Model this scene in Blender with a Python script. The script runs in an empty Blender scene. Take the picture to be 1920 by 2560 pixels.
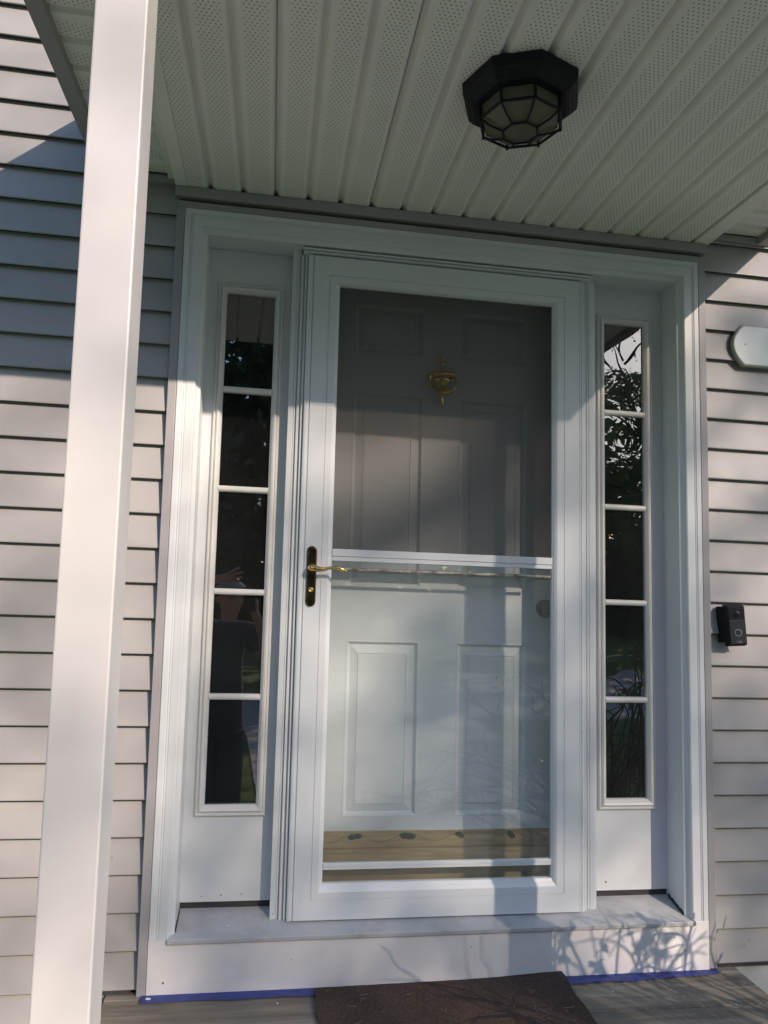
import bpy, bmesh, math, random
from mathutils import Vector, Matrix
import numpy as np
R = math.radians
S = bpy.context.scene
COL = S.collection
rnd = random.Random(7)

# ---------------------------------------------------------------- camera
CX, CY, CZ = 0.2982, -2.1995, 1.1439
CM = [[0.98784, 0.04930, 0.14748], [-0.15141, 0.08883, 0.98447], [0.03543, -0.99483, 0.09522]]
cam = bpy.data.cameras.new('camera'); co = bpy.data.objects.new('camera', cam); COL.objects.link(co)
m = Matrix(((CM[0][0], -CM[0][1], -CM[0][2], CX), (CM[1][0], -CM[1][1], -CM[1][2], CY), (CM[2][0], -CM[2][1], -CM[2][2], CZ), (0, 0, 0, 1)))
co.matrix_world = m
cam.sensor_fit = 'VERTICAL'; cam.sensor_height = 24.0; cam.lens = 1833.34 / 2560 * 24.0
cam.clip_start = 0.005; cam.clip_end = 500
S.camera = co
# ---------------------------------------------------------------- sky and sun
SUN = Vector((0.60, -1.0, 0.56)).normalized()
w = bpy.data.worlds.new("World"); S.world = w; w.use_nodes = True
sk = w.node_tree.nodes.new('ShaderNodeTexSky'); sk.sky_type = 'NISHITA'; sk.sun_disc = False
sk.sun_elevation = math.asin(SUN.z); sk.sun_rotation = math.atan2(SUN.x, SUN.y)
sk.air_density = 1.0; sk.dust_density = 0.6; sk.ozone_density = 1.5
bg = w.node_tree.nodes['Background']; bg.inputs[1].default_value = 0.15
w.node_tree.links.new(sk.outputs[0], bg.inputs[0])
sl = bpy.data.lights.new('sun', 'SUN'); sl.energy = 4.0; sl.angle = R(0.53); sl.color = (1.0, 0.82, 0.68)
so = bpy.data.objects.new('sun', sl); COL.objects.link(so); so.rotation_euler = SUN.to_track_quat('Z', 'Y').to_euler()
S.view_settings.view_transform = 'Standard'; S.view_settings.look = 'None'
S.view_settings.exposure = 0.62; S.view_settings.gamma = 1.0
S.cycles.max_bounces = 10; S.cycles.transparent_max_bounces = 16

# ---------------------------------------------------------------- helpers
LEAN = 0.01187                                   # the whole porch stands a little out of plumb
def lean(p): return (p[0] - LEAN * (p[2] - 1.13), p[1], p[2])
def tag(o, label=None, cat=None, group=None, kind=None):
    if label: o['label'] = label
    if cat: o['category'] = cat
    if group: o['group'] = group
    if kind: o['kind'] = kind
    return o
def thing(name, loc, label, cat, group=None):
    o = bpy.data.objects.new(name, None); COL.objects.link(o); o.location = loc; o.empty_display_size = 0.05
    return tag(o, label, cat, group)
def wpos(o):
    v = Vector((0, 0, 0))
    while o is not None: v += o.location; o = o.parent
    return v
class MB:
    def __init__(s): s.v = []; s.f = []; s.sm = []
    def add(s, vs, fs, smooth=False):
        n = len(s.v); s.v += [tuple(p) for p in vs]; s.f += [tuple(i + n for i in f) for f in fs]; s.sm += [smooth] * len(fs); return s
    def box(s, x0, x1, y0, y1, z0, z1):
        vs = [(x, y, z) for z in (z0, z1) for y in (y0, y1) for x in (x0, x1)]
        return s.add(vs, [(0, 2, 3, 1), (4, 5, 7, 6), (0, 1, 5, 4), (2, 6, 7, 3), (0, 4, 6, 2), (1, 3, 7, 5)])
    def quad(s, a, b, c, d): return s.add([a, b, c, d], [(0, 1, 2, 3)])
    def rings(s, rs, cap=None, smooth=False):
        """rs: list of (x0,x1,z0,z1,y); consecutive rectangles joined, faces looking towards -y"""
        for a, b in zip(rs, rs[1:]):
            A = [(a[0], a[4], a[2]), (a[1], a[4], a[2]), (a[1], a[4], a[3]), (a[0], a[4], a[3])]
            B = [(b[0], b[4], b[2]), (b[1], b[4], b[2]), (b[1], b[4], b[3]), (b[0], b[4], b[3])]
            s.add(A + B, [(i, (i + 1) % 4, 4 + (i + 1) % 4, 4 + i) for i in range(4)], smooth)
        if cap:
            b = rs[-1]; s.quad((b[0], b[4], b[2]), (b[1], b[4], b[2]), (b[1], b[4], b[3]), (b[0], b[4], b[3]))
        return s
    def tube(s, pts, rad, n=10, smooth=True, close=False, sq=1.0):
        P = [Vector(p) for p in pts]; k = len(P)
        if not isinstance(rad, (list, tuple)): rad = [rad] * k
        t0 = (P[1] - P[0]).normalized(); up = Vector((0, 0, 1)) if abs(t0.z) < .9 else Vector((1, 0, 0))
        nrm = t0.cross(up).normalized(); vs = []; prev = t0
        for i, p in enumerate(P):
            if close: t = (P[(i + 1) % k] - P[i - 1]).normalized()
            else: t = ((P[min(i + 1, k - 1)] - P[max(i - 1, 0)])).normalized()
            q = prev.rotation_difference(t); nrm = (q @ nrm).normalized(); prev = t; b = t.cross(nrm)
            for j in range(n):
                a = 2 * math.pi * j / n; vs.append(p + (nrm * math.cos(a) + b * math.sin(a) * sq) * rad[i])
        fs = []
        for i in range(k if close else k - 1):
            for j in range(n):
                a = i * n + j; b2 = i * n + (j + 1) % n; c = ((i + 1) % k) * n
                fs.append((a, b2, c + (j + 1) % n, c + j))
        s.add(vs, fs, smooth)
        if not close:
            s.add([vs[j] for j in range(n)], [tuple(range(n))[::-1]]); s.add([vs[(k - 1) * n + j] for j in range(n)], [tuple(range(n))])
        return s
    def lathe(s, c, prof, axis='z', n=24, smooth=True, ph=0.0, flat=1.0):
        """prof: (radius, height) along axis from c"""
        vs = []
        for r, h in prof:
            for j in range(n):
                a = 2 * math.pi * j / n + ph; x, y = r * math.cos(a), r * math.sin(a)
                if axis == 'z': vs.append((c[0] + x, c[1] + y * flat, c[2] + h))
                else: vs.append((c[0] + x, c[1] + h, c[2] + y))
        fs = []
        for i in range(len(prof) - 1):
            for j in range(n):
                q = (i * n + j, i * n + (j + 1) % n, (i + 1) * n + (j + 1) % n, (i + 1) * n + j)
                fs.append(q if axis == 'z' else q[::-1])
        s.add(vs, fs, smooth)
        a = tuple(range(n)); b = tuple((len(prof) - 1) * n + j for j in range(n)); n0 = len(s.v) - len(vs)
        s.f += [tuple(i + n0 for i in (a[::-1] if axis == 'z' else a)), tuple(i + n0 for i in (b if axis == 'z' else b[::-1]))]; s.sm += [False, False]
        return s
    def build(s, name, mat, parent=None, do_lean=True, bevel=0, weld=False):
        me = bpy.data.meshes.new(name); off = wpos(parent) if parent else Vector((0, 0, 0))
        vs = [lean(p) for p in s.v] if do_lean else s.v
        if parent is None and getattr(s, 'org', None): off = Vector(s.org)
        me.from_pydata([tuple(Vector(p) - off) for p in vs], [], s.f)
        me.polygons.foreach_set('use_smooth', s.sm)
        me.materials.append(mat); me.update()
        if weld:
            bm = bmesh.new(); bm.from_mesh(me); bmesh.ops.remove_doubles(bm, verts=bm.verts, dist=1e-5); bm.to_mesh(me); bm.free()
        o = bpy.data.objects.new(name, me); COL.objects.link(o)
        if parent: o.parent = parent
        else: o.location = off
        if bevel:
            b = o.modifiers.new('bevel', 'BEVEL'); b.width = bevel; b.segments = 2; b.limit_method = 'ANGLE'; b.angle_limit = R(35); b.harden_normals = False
        return o

# ---------------------------------------------------------------- materials
class N:
    def __init__(s, name):
        s.m = bpy.data.materials.new(name); s.m.use_nodes = True; s.t = s.m.node_tree; s.t.nodes.clear()
        s.out = s.t.nodes.new('ShaderNodeOutputMaterial')
    def n(s, ty, **k):
        d = s.t.nodes.new(ty)
        for a, b in k.items(): setattr(d, a, b)
        return d
    def l(s, a, b): s.t.links.new(a, b)
    def val(s, sock, v):
        if hasattr(v, 'is_linked') or hasattr(v, 'links'): s.l(v, sock)
        else: sock.default_value = v
    def math(s, op, a, b=None, c=None):
        d = s.n('ShaderNodeMath', operation=op); s.val(d.inputs[0], a)
        if b is not None: s.val(d.inputs[1], b)
        if c is not None: s.val(d.inputs[2], c)
        return d.outputs[0]
    def pos(s, scale=(1, 1, 1)):
        g = s.n('ShaderNodeNewGeometry'); mp = s.n('ShaderNodeMapping'); mp.inputs['Scale'].default_value = scale; s.l(g.outputs['Position'], mp.inputs[0]); return mp.outputs[0]
    def noise(s, scale=5, st=(1, 1, 1), detail=4, rough=.55):
        d = s.n('ShaderNodeTexNoise'); s.l(s.pos(st), d.inputs['Vector']); d.inputs['Scale'].default_value = scale; d.inputs['Detail'].default_value = detail; d.inputs['Roughness'].default_value = rough; return d.outputs['Fac']
    def ramp(s, f, stops):
        d = s.n('ShaderNodeValToRGB'); s.l(f, d.inputs[0]); e = d.color_ramp.elements
        while len(e) > 1: e.remove(e[-1])
        e[0].position = stops[0][0]; e[0].color = (*stops[0][1], 1) if len(stops[0][1]) == 3 else stops[0][1]
        for p, c in stops[1:]: x = e.new(p); x.color = (*c, 1)
        return d.outputs[0]
    def mix(s, f, a, b):
        d = s.n('ShaderNodeMix', data_type='RGBA'); s.val(d.inputs[0], f)
        for i, v in ((6, a), (7, b)):
            if isinstance(v, tuple): d.inputs[i].default_value = (*v, 1)
            else: s.l(v, d.inputs[i])
        return d.outputs[2]
    def pbr(s, col, rough=.5, metal=0, bump=None, bs=.1, bd=.001, spec=.5, trans=0):
        p = s.n('ShaderNodeBsdfPrincipled')
        if isinstance(col, tuple): p.inputs['Base Color'].default_value = (*col, 1)
        else: s.l(col, p.inputs['Base Color'])
        s.val(p.inputs['Roughness'], rough); s.val(p.inputs['Metallic'], metal); p.inputs['Specular IOR Level'].default_value = spec
        if bump is not None:
            b = s.n('ShaderNodeBump'); b.inputs['Strength'].default_value = bs; b.inputs['Distance'].default_value = bd; s.l(bump, b.inputs['Height']); s.l(b.outputs[0], p.inputs['Normal'])
        s.l(p.outputs[0], s.out.inputs[0]); return p
def g3(v, t=(1, 1, 1)): return tuple(v * k for k in t)

def painted(name, base, rough=.42, grain=(1, 1, 1), gs=60, bs=.12, dirt=.10, dscale=2.2, speck=.775):
    M = N(name)
    d = M.noise(dscale, (1, 1, 1), 5, .62); fine = M.noise(gs, grain, 3, .6)
    c = M.ramp(d, [(.30, g3(1 - dirt, base)), (.62, base), (.80, g3(1 - dirt * .35, base))])
    sp = M.noise(34, (1, 1, 1), 2, .5)
    c = M.mix(M.math('MULTIPLY', M.math('GREATER_THAN', sp, speck), .35), c, g3(.45, base))
    M.pbr(c, rough, bump=fine, bs=bs, bd=.0008, spec=.4); return M.m
white = painted('white_paint', (.68, .71, .725), .38, (1, 1, .12), 90, .10)
white_alu = painted('white_aluminium', (.68, .715, .74), .30, (1, 1, .2), 70, .05, .06)
board_m = painted('painted_board', (.73, .72, .72), .45, (.10, 1, 1), 110, .30, .13, 3.5)
moulding_m = painted('cream_moulding', (.70, .70, .68), .38, (1, 1, .1), 80, .06, .08)
vinyl_post = painted('post_vinyl', (.66, .645, .635), .42, (1, 1, .05), 55, .22, .08)
soffit_plain = painted('soffit_vinyl_plain', (.86, .86, .82), .5, (1, .2, 1), 60, .05, .08)
trim_grey = painted('siding_trim', (.35, .34, .35), .42, (1, 1, .1), 60, .06, .10)
def siding_mat():
    M = N('siding_vinyl')
    d = M.noise(1.6, (1, 1, 1.6), 5, .6); gr = M.noise(70, (.06, 1, 1), 4, .65)
    lap = M.math('FLOOR', M.math('MULTIPLY', M.math('SUBTRACT', M.n('ShaderNodeSeparateXYZ').outputs[2], 0), 1 / .1016))
    sx = [n for n in M.t.nodes if n.bl_idname == 'ShaderNodeSeparateXYZ'][0]; M.l(M.pos(), sx.inputs[0])
    wn = M.n('ShaderNodeTexWhiteNoise', noise_dimensions='1D'); M.l(lap, wn.inputs['W'])
    b = (.392, .383, .382)
    c = M.ramp(d, [(.28, g3(.80, b)), (.55, b), (.8, g3(1.06, b))])
    c = M.mix(M.math('MULTIPLY', wn.outputs[0], .16), c, g3(.82, b))
    c = M.mix(M.math('MULTIPLY', M.math('GREATER_THAN', M.noise(26, (1, 1, 1), 3), .74), .4), c, (.24, .22, .20))
    wob = M.noise(3.2, (1, 1, .6), 2)
    h = M.math('ADD', M.math('MULTIPLY', gr, .35), M.math('MULTIPLY', wob, 9.0))
    M.pbr(c, .40, bump=h, bs=.45, bd=.0011, spec=.45); return M.m
siding_m = siding_mat()
def perf_mat(name, along, x0, base=(.86, .86, .82)):
    """white vented vinyl: staggered round holes; along='y' panels run towards the yard, 'x' along the wall"""
    M = N(name); sx = M.n('ShaderNodeSeparateXYZ'); M.l(M.pos(), sx.inputs[0])
    a, b = (sx.outputs[0], sx.outputs[1]) if along == 'y' else (sx.outputs[1], sx.outputs[0])
    P = .0995 if along == 'y' else .0945
    a = M.math('SUBTRACT', a, x0)
    loc = M.math('MULTIPLY', M.math('FRACT', M.math('DIVIDE', M.math('ADD', a, 10 * P), P)), P)
    row = M.math('FLOOR', M.math('DIVIDE', b, .0098))
    odd = M.math('MULTIPLY', M.math('MODULO', M.math('ADD', row, 400), 2.0), .0055)
    u = M.math('SUBTRACT', M.math('SUBTRACT', loc, .0255), odd)
    cu = M.math('MULTIPLY', M.math('SUBTRACT', M.math('FRACT', M.math('DIVIDE', M.math('ADD', u, .11), .011)), .5), .011)
    cv = M.math('MULTIPLY', M.math('SUBTRACT', M.math('FRACT', M.math('DIVIDE', b, .0098)), .5), .0098)
    r2 = M.math('ADD', M.math('MULTIPLY', cu, cu), M.math('MULTIPLY', cv, cv))
    hole = M.math('LESS_THAN', r2, .0016 ** 2)
    zone = M.math('MULTIPLY', M.math('GREATER_THAN', u, 0.0), M.math('LESS_THAN', u, .055))
    hole = M.math('MULTIPLY', hole, zone)
    d = M.noise(2.4, (1, 1, 1), 4); c = M.ramp(d, [(.3, g3(.88, base)), (.65, base)])
    c = M.mix(hole, c, (.015, .016, .013))
    M.pbr(c, .5, bump=M.math('SUBTRACT', 1.0, hole), bs=.6, bd=.001); return M.m
sillm = N('weathered_aluminium')
_s = sillm.noise(9, (1, 1, 1), 5, .7); _g = sillm.noise(6, (.3, 9, 1), 2)
_wv = sillm.n('ShaderNodeTexWave', wave_type='BANDS', bands_direction='Y'); sillm.l(sillm.pos(), _wv.inputs[0]); _wv.inputs['Scale'].default_value = 46
sillm.pbr(sillm.ramp(_s, [(.2, (.34, .34, .35)), (.5, (.48, .49, .50)), (.8, (.56, .56, .56))]), .45, .12, bump=_wv.outputs[1], bs=.35, bd=.001); sillm = sillm.m
gapm = N('dark_gap'); gapm.pbr(gapm.ramp(gapm.noise(14, (1, 1, 3)), [(.3, (.02, .022, .03)), (.7, (.055, .05, .05))]), .8); gapm = gapm.m
doorm = painted('door_paint', (.66, .70, .71), .42, (1, 1, .05), 120, .14, .05)
def brass_mat(name, base=(.70, .47, .16), rough=.16, tarn=.35):
    M = N(name); a = M.noise(22, (1, 1, 1), 5, .65)
    c = M.ramp(a, [(.35, g3(1 - tarn, base)), (.6, base)])
    M.pbr(c, M.math('ADD', M.math('MULTIPLY', a, .25), rough - .1), .95, bump=M.noise(9, (1, 1, 1), 2), bs=.25, bd=.004); return M.m
brass = brass_mat('brass', (1.0, .70, .28), .14, .40)
bronze = N('dark_bronze'); bronze.pbr(bronze.ramp(bronze.noise(40), [(.3, (.018, .014, .012)), (.7, (.04, .03, .025))]), .4, .3); bronze = bronze.m; brass_dark = brass_mat('brass_dark_reflection', (.17, .14, .075), .18, .5)  # handle plate brass coloured dark to stand in for mirrored trees
kickm = N('kick_plate_brass')
_a = kickm.noise(5, (1, 1, 5), 4, .6); _b = kickm.noise(16, (.25, 1, 3), 4, .6)
_c = kickm.mix(kickm.math('MULTIPLY', _b, .7), kickm.ramp(_a, [(.3, (.40, .30, .15)), (.7, (.70, .56, .31))]), (.32, .25, .13))
_sx = kickm.n('ShaderNodeSeparateXYZ'); kickm.l(kickm.pos(), _sx.inputs[0])
_w = kickm.math('MULTIPLY', kickm.math('COSINE', kickm.math('MULTIPLY', kickm.math('SUBTRACT', _sx.outputs[0], .597), 2 * math.pi / .169)), -.013)
_zl = kickm.math('ADD', kickm.math('ADD', _sx.outputs[2], _w), kickm.math('MULTIPLY', _b, .006))
_l1 = kickm.math('LESS_THAN', kickm.math('ABSOLUTE', kickm.math('SUBTRACT', _zl, .3475)), .0011)
_l2 = kickm.math('LESS_THAN', kickm.math('ABSOLUTE', kickm.math('SUBTRACT', kickm.math('ADD', _sx.outputs[2], kickm.math('MULTIPLY', _a, .008)), .318)), .003)
_c = kickm.mix(kickm.math('MULTIPLY', kickm.math('ADD', kickm.math('MULTIPLY', _l1, 1.0), kickm.math('MULTIPLY', _l2, .8)), .75), _c, (.20, .16, .07))
kickm.pbr(_c, kickm.math('ADD', .24, kickm.math('MULTIPLY', _b, .18)), .50, bump=kickm.noise(5, (1.5, 1, 14), 2), bs=.5, bd=.005); kickm = kickm.m
patina = N('verdigris'); patina.pbr(patina.ramp(patina.noise(160), [(.35, (.006, .022, .006)), (.7, (.020, .055, .014))]), .85); patina = patina.m
black = N('black_metal'); black.pbr(black.ramp(black.noise(60), [(.3, (.004, .0055, .010)), (.7, (.008, .011, .018))]), .55, spec=.3); black = black.m
frost = N('frosted_glass'); _p = frost.pbr(frost.ramp(frost.noise(20), [(.3, (.17, .17, .13)), (.7, (.24, .24, .185))]), .28, spec=.5)
_tr = frost.n('ShaderNodeBsdfTranslucent'); _tr.inputs[0].default_value = (.3, .3, .23, 1); _mx = frost.n('ShaderNodeMixShader'); _mx.inputs[0].default_value = .35
frost.l(_p.outputs[0], _mx.inputs[1]); frost.l(_tr.outputs[0], _mx.inputs[2]); frost.l(_mx.outputs[0], frost.out.inputs[0]); frost = frost.m
def glass_mat(name, tint=(.9, .95, .93), f0=.08, wav=.0, wscale=3.0, dust_haze=0.0):
    M = N(name); ge = M.n('ShaderNodeNewGeometry'); dt = M.n('ShaderNodeVectorMath', operation='DOT_PRODUCT'); M.l(ge.outputs['Normal'], dt.inputs[0]); M.l(ge.outputs['Incoming'], dt.inputs[1])
    c5 = M.math('POWER', M.math('SUBTRACT', 1.0, M.math('MINIMUM', M.math('ABSOLUTE', dt.outputs['Value']), 1.0)), 5.0); F = M.math('ADD', f0, M.math('MULTIPLY', c5, 1 - f0))
    gl = M.n('ShaderNodeBsdfGlossy'); gl.inputs['Roughness'].default_value = 0.0
    tr = M.n('ShaderNodeBsdfTransparent'); tr.inputs[0].default_value = (*tint, 1)
    if wav:
        b = M.n('ShaderNodeBump'); b.inputs['Strength'].default_value = 1; b.inputs['Distance'].default_value = wav
        M.l(M.noise(wscale, (1, 1, 1), 1.0, .4), b.inputs['Height']); M.l(b.outputs[0], gl.inputs['Normal'])
    mx = M.n('ShaderNodeMixShader'); M.l(F, mx.inputs[0]); M.l(tr.outputs[0], mx.inputs[1]); M.l(gl.outputs[0], mx.inputs[2])
    last = mx.outputs[0]
    if dust_haze:  # pale film: dust plus a painted haze that lightens the panes
        df = M.n('ShaderNodeBsdfDiffuse'); df.inputs[0].default_value = (.58, .66, .66, 1); m2 = M.n('ShaderNodeMixShader')
        sp = M.math('GREATER_THAN', M.noise(75, (1, 1, 1), 3, .6), .715)
        f = M.math('ADD', M.math('MULTIPLY', M.noise(3.0, (1, 1, 1), 4), dust_haze), M.math('MULTIPLY', sp, dust_haze * .4))
        M.l(f, m2.inputs[0]); M.l(last, m2.inputs[1]); M.l(df.outputs[0], m2.inputs[2]); last = m2.outputs[0]
    M.l(last, M.out.inputs[0]); return M.m
glass_side = glass_mat('window_glass', (.55, .58, .60), .19, .0007, 4.0, .035)
glass_side2 = glass_mat('window_glass_rippled', (.55, .58, .60), .20, .0011, 6.0, .035)
glass_storm = glass_mat('storm_glass', (.97, .985, .98), .10, .0004, 3.0, .16)
screen = N('insect_screen'); _d = screen.n('ShaderNodeBsdfDiffuse'); _d.inputs[0].default_value = (.082, .072, .064, 1); _t = screen.n('ShaderNodeBsdfTransparent'); _mx = screen.n('ShaderNodeMixShader'); _mx.inputs[0].default_value = .55
screen.l(_t.outputs[0], _mx.inputs[1]); screen.l(_d.outputs[0], _mx.inputs[2]); screen.l(_mx.outputs[0], screen.out.inputs[0]); screen = screen.m
dirtybar = N('corroded_bar'); dirtybar.pbr(dirtybar.ramp(dirtybar.noise(42, (.6, 1, 1), 5, .7), [(.38, (.13, .10, .08)), (.5, (.36, .33, .29)), (.66, (.58, .57, .53))]), .65); dirtybar = dirtybar.m
mat_m = N('mat_bristle'); _n1 = mat_m.noise(120, (1, 1, 1), 5, .85); _n2 = mat_m.noise(7, (1, 1, 1), 4)
mat_m.pbr(mat_m.mix(_n2, mat_m.ramp(_n1, [(.35, (.050, .033, .028)), (.55, (.12, .085, .07)), (.72, (.21, .16, .13))]), (.05, .036, .030)), .95, bump=_n1, bs=.8, bd=.002, spec=.1); mat_m = mat_m.m
tape_m = N('blue_tape'); tape_m.pbr(tape_m.ramp(tape_m.noise(22, (1, 3, 1), 4), [(.3, (.022, .036, .17)), (.7, (.045, .065, .25))]), .6, bump=tape_m.noise(40), bs=.3, bd=.002); tape_m = tape_m.m
flake_m = N('paint_flake'); flake_m.pbr((.75, .75, .74), .6); flake_m = flake_m.m
deck_m = N('weathered_deck'); _n = deck_m.noise(26, (.07, 1, 1), 6, .65); _k = deck_m.noise(3, (.5, 1, 1), 3)
deck_m.pbr(deck_m.mix(deck_m.math('MULTIPLY', _k, .6), deck_m.ramp(_n, [(.30, (.10, .088, .074)), (.5, (.24, .215, .175)), (.72, (.38, .345, .28))]), (.15, .132, .108)), .8, bump=_n, bs=.8, bd=.003, spec=.25); deck_m = deck_m.m
found_m = painted('foundation_paint', (.52, .53, .54), .7, (1, 1, 1), 60, .5, .12)
sign_m = painted('sign_face', (.72, .77, .77), .30, (1, 1, 1), 30, .02, .04)
sign_edge = painted('sign_edge', (.36, .38, .33), .4, (1, 1, 1), 40, .05, .15)
shingle = N('shingle'); shingle.pbr(shingle.ramp(shingle.noise(60), [(.3, (.05, .05, .055)), (.7, (.13, .12, .12))]), .9); shingle = shingle.m
bell_face = N('doorbell_face'); bell_face.pbr((.035, .040, .048), .35); bell_face = bell_face.m
bell_ring = N('doorbell_ring'); bell_ring.pbr((.30, .34, .40), .3); bell_ring = bell_ring.m
lens_m = N('lens_glass'); lens_m.pbr((.01, .012, .014), .08, spec=.8); lens_m = lens_m.m
room_m = N('room_paint'); room_m.pbr(room_m.ramp(room_m.noise(2), [(.3, (.10, .11, .14)), (.7, (.15, .16, .19))]), .9); room_m = room_m.m

# ================================================================ GROUND
LS = .1016
def lawn():
    b = MB(); n = 40; ext = 160
    b.add([(-ext, ext, -.56), (-ext, -ext, -.56), (ext, -ext, -.56), (ext, ext, -.56)], [(0, 1, 2, 3)])
    M = N('grass_ground'); a = M.noise(2.0, (1, 1, 1), 6, .7); c = M.noise(60, (1, 1, 1), 3, .7)
    M.pbr(M.mix(c, M.ramp(a, [(.3, (.08, .15, .030)), (.7, (.17, .24, .06))]), (.11, .19, .04)), .9, bump=c, bs=1, bd=.03)
    return tag(b.build('ground', M.m, None, False), kind='structure')
lawn()
dv = MB(); dv.box(-9, 14, -11.5, -7.0, -.70, -.545)
M = N('pale_concrete'); M.pbr(M.ramp(M.noise(3, (1, 1, 1), 6, .7), [(.3, (.46, .44, .41)), (.7, (.60, .58, .54))]), .9); conc = M.m
tag(dv.build('driveway', conc, None, False), kind='structure')

pv = MB(); pv.box(.55, 2.9, -7.0, -1.85, -.70, -.549); tag(pv.build('bounce_slab', conc, None, False), kind='structure')  # added pale concrete, out of view, bouncing sunlight up to the soffit
# ================================================================ HOUSE WALL
wall = thing('house_wall', (0.84, .03, -.56), 'pale grey clapboard house wall either side of the white front door', 'wall')
def laps(x0, x1, k0, k1):
    b = MB(); prof = []
    for k in range(k0, k1):
        z = k * LS
        prof += [(.0300, z), (.0345, z + .007), (.0180, z + .009), (.0170, z), (.0150, z), (.0140, z + .0012), (.0140, z + .004), (.0300, z + LS - .0005)]
    n = len(prof); xs = [x0 + (x1 - x0) * i / 8 for i in range(9)]
    vs = []
    for x in xs:
        for y, z in prof: vs.append((x, y, z))
    fs = [(i * n + j, i * n + j + 1, (i + 1) * n + j + 1, (i + 1) * n + j)[::-1] for i in range(8) for j in range(n - 1)]
    b.add(vs, fs); return b
for (a, c) in ((-1.6, -.0235), (1.7035, 3.3)):
    laps(a, c, 0, 34).build('siding', siding_m, wall)
laps(-.0234, 1.7034, 23, 34).build('siding', siding_m, wall)   # above the roof line
laps(-1.6, -.112, -5, 0).build('siding', siding_m, wall)
b = MB()                                                                   # J channels left, right, over the head
b.box(-.026, -.001, .001, .034, -.0145, 2.2555); b.build('side_channel', trim_grey, wall, bevel=.002)
b = MB(); b.box(1.681, 1.706, .001, .034, -.0075, 2.2555); b.build('side_channel', trim_grey, wall, bevel=.002)
b = MB(); b.box(-.026, 1.706, .003, .034, 2.2557, 2.277); b.build('head_channel', trim_grey, wall, bevel=.002)
b = MB(); b.box(-.034, 1.712, -.004, .034, 2.289, 2.3205); b.build('soffit_channel', trim_grey, wall, bevel=.002)
b = MB(); b.box(-.034, 1.712, .026, .036, 2.27, 2.295); b.build('gap_backing', gapm, wall)
b = MB(); b.box(-.3, -.036, .004, .034, 2.330, 2.352); b.box(1.714, 2.0, .004, .034, 2.345, 2.367); b.build('frieze_channel', trim_grey, wall, bevel=.002)
b = MB()
for (a, c) in ((-1.6, 0), (1.68, 3.3)): b.box(a, c, .0330, .2, -.02, 3.45)
b.box(0, 1.68, .0330, .2, 2.2555, 3.45); b.build('sheathing', gapm, wall, do_lean=False)
b = MB(); b.box(-1.6, 3.3, .0335, .3, -.60, -.0125); b.build('foundation', found_m, wall, do_lean=False)
b = MB(); b.box(-.11, -.03, .016, .034, -.012, .0); b.box(1.71, 3.3, .016, .034, -.012, .0); b.build('starter_strip', gapm, wall, do_lean=False)
# dark hallway behind the glass
b = MB()
b.box(-.5, 2.2, 1.5, 1.55, -.1, 2.5); b.box(-.5, -.45, .22, 1.5, -.1, 2.5); b.box(2.15, 2.2, .22, 1.5, -.1, 2.5)
b.box(-.5, 2.2, .22, 1.5, 2.45, 2.5); b.box(-.5, 2.2, .22, 1.5, -.1, -.05)
b.build('hallway', room_m, wall)

# ================================================================ DOOR SURROUND
sur = thing('door_surround', (.84, .05, .0), 'white door surround with casing, two glazed sidelights and a sill board', 'door frame')
ZB, ZC, ZT, XR = -.0094, .1347, 2.2546, 1.68
def ushape(prof, z0, x0, x1, z1):
    b = MB(); P = []
    for i, y in prof: P.append([(x0 + i, y, z0), (x0 + i, y, z1 - i), (x1 - i, y, z1 - i), (x1 - i, y, z0)])
    for a, c in zip(P, P[1:]):
        for k in range(3): b.quad(a[k], c[k], c[k + 1], a[k + 1])
    return b
cas = [(0, .032), (0, .002), (.002, 0), (.016, 0), (.018, .003), (.0205, .003), (.022, .0005), (.024, .0025), (.0265, .0025), (.028, .001), (.050, .001), (.053, .004), (.055, .012), (.058, .016), (.062, .020), (.067, .024), (.0675, .13)]
ushape(cas, ZC, 0, XR, ZT).build('casing', white, sur)
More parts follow.
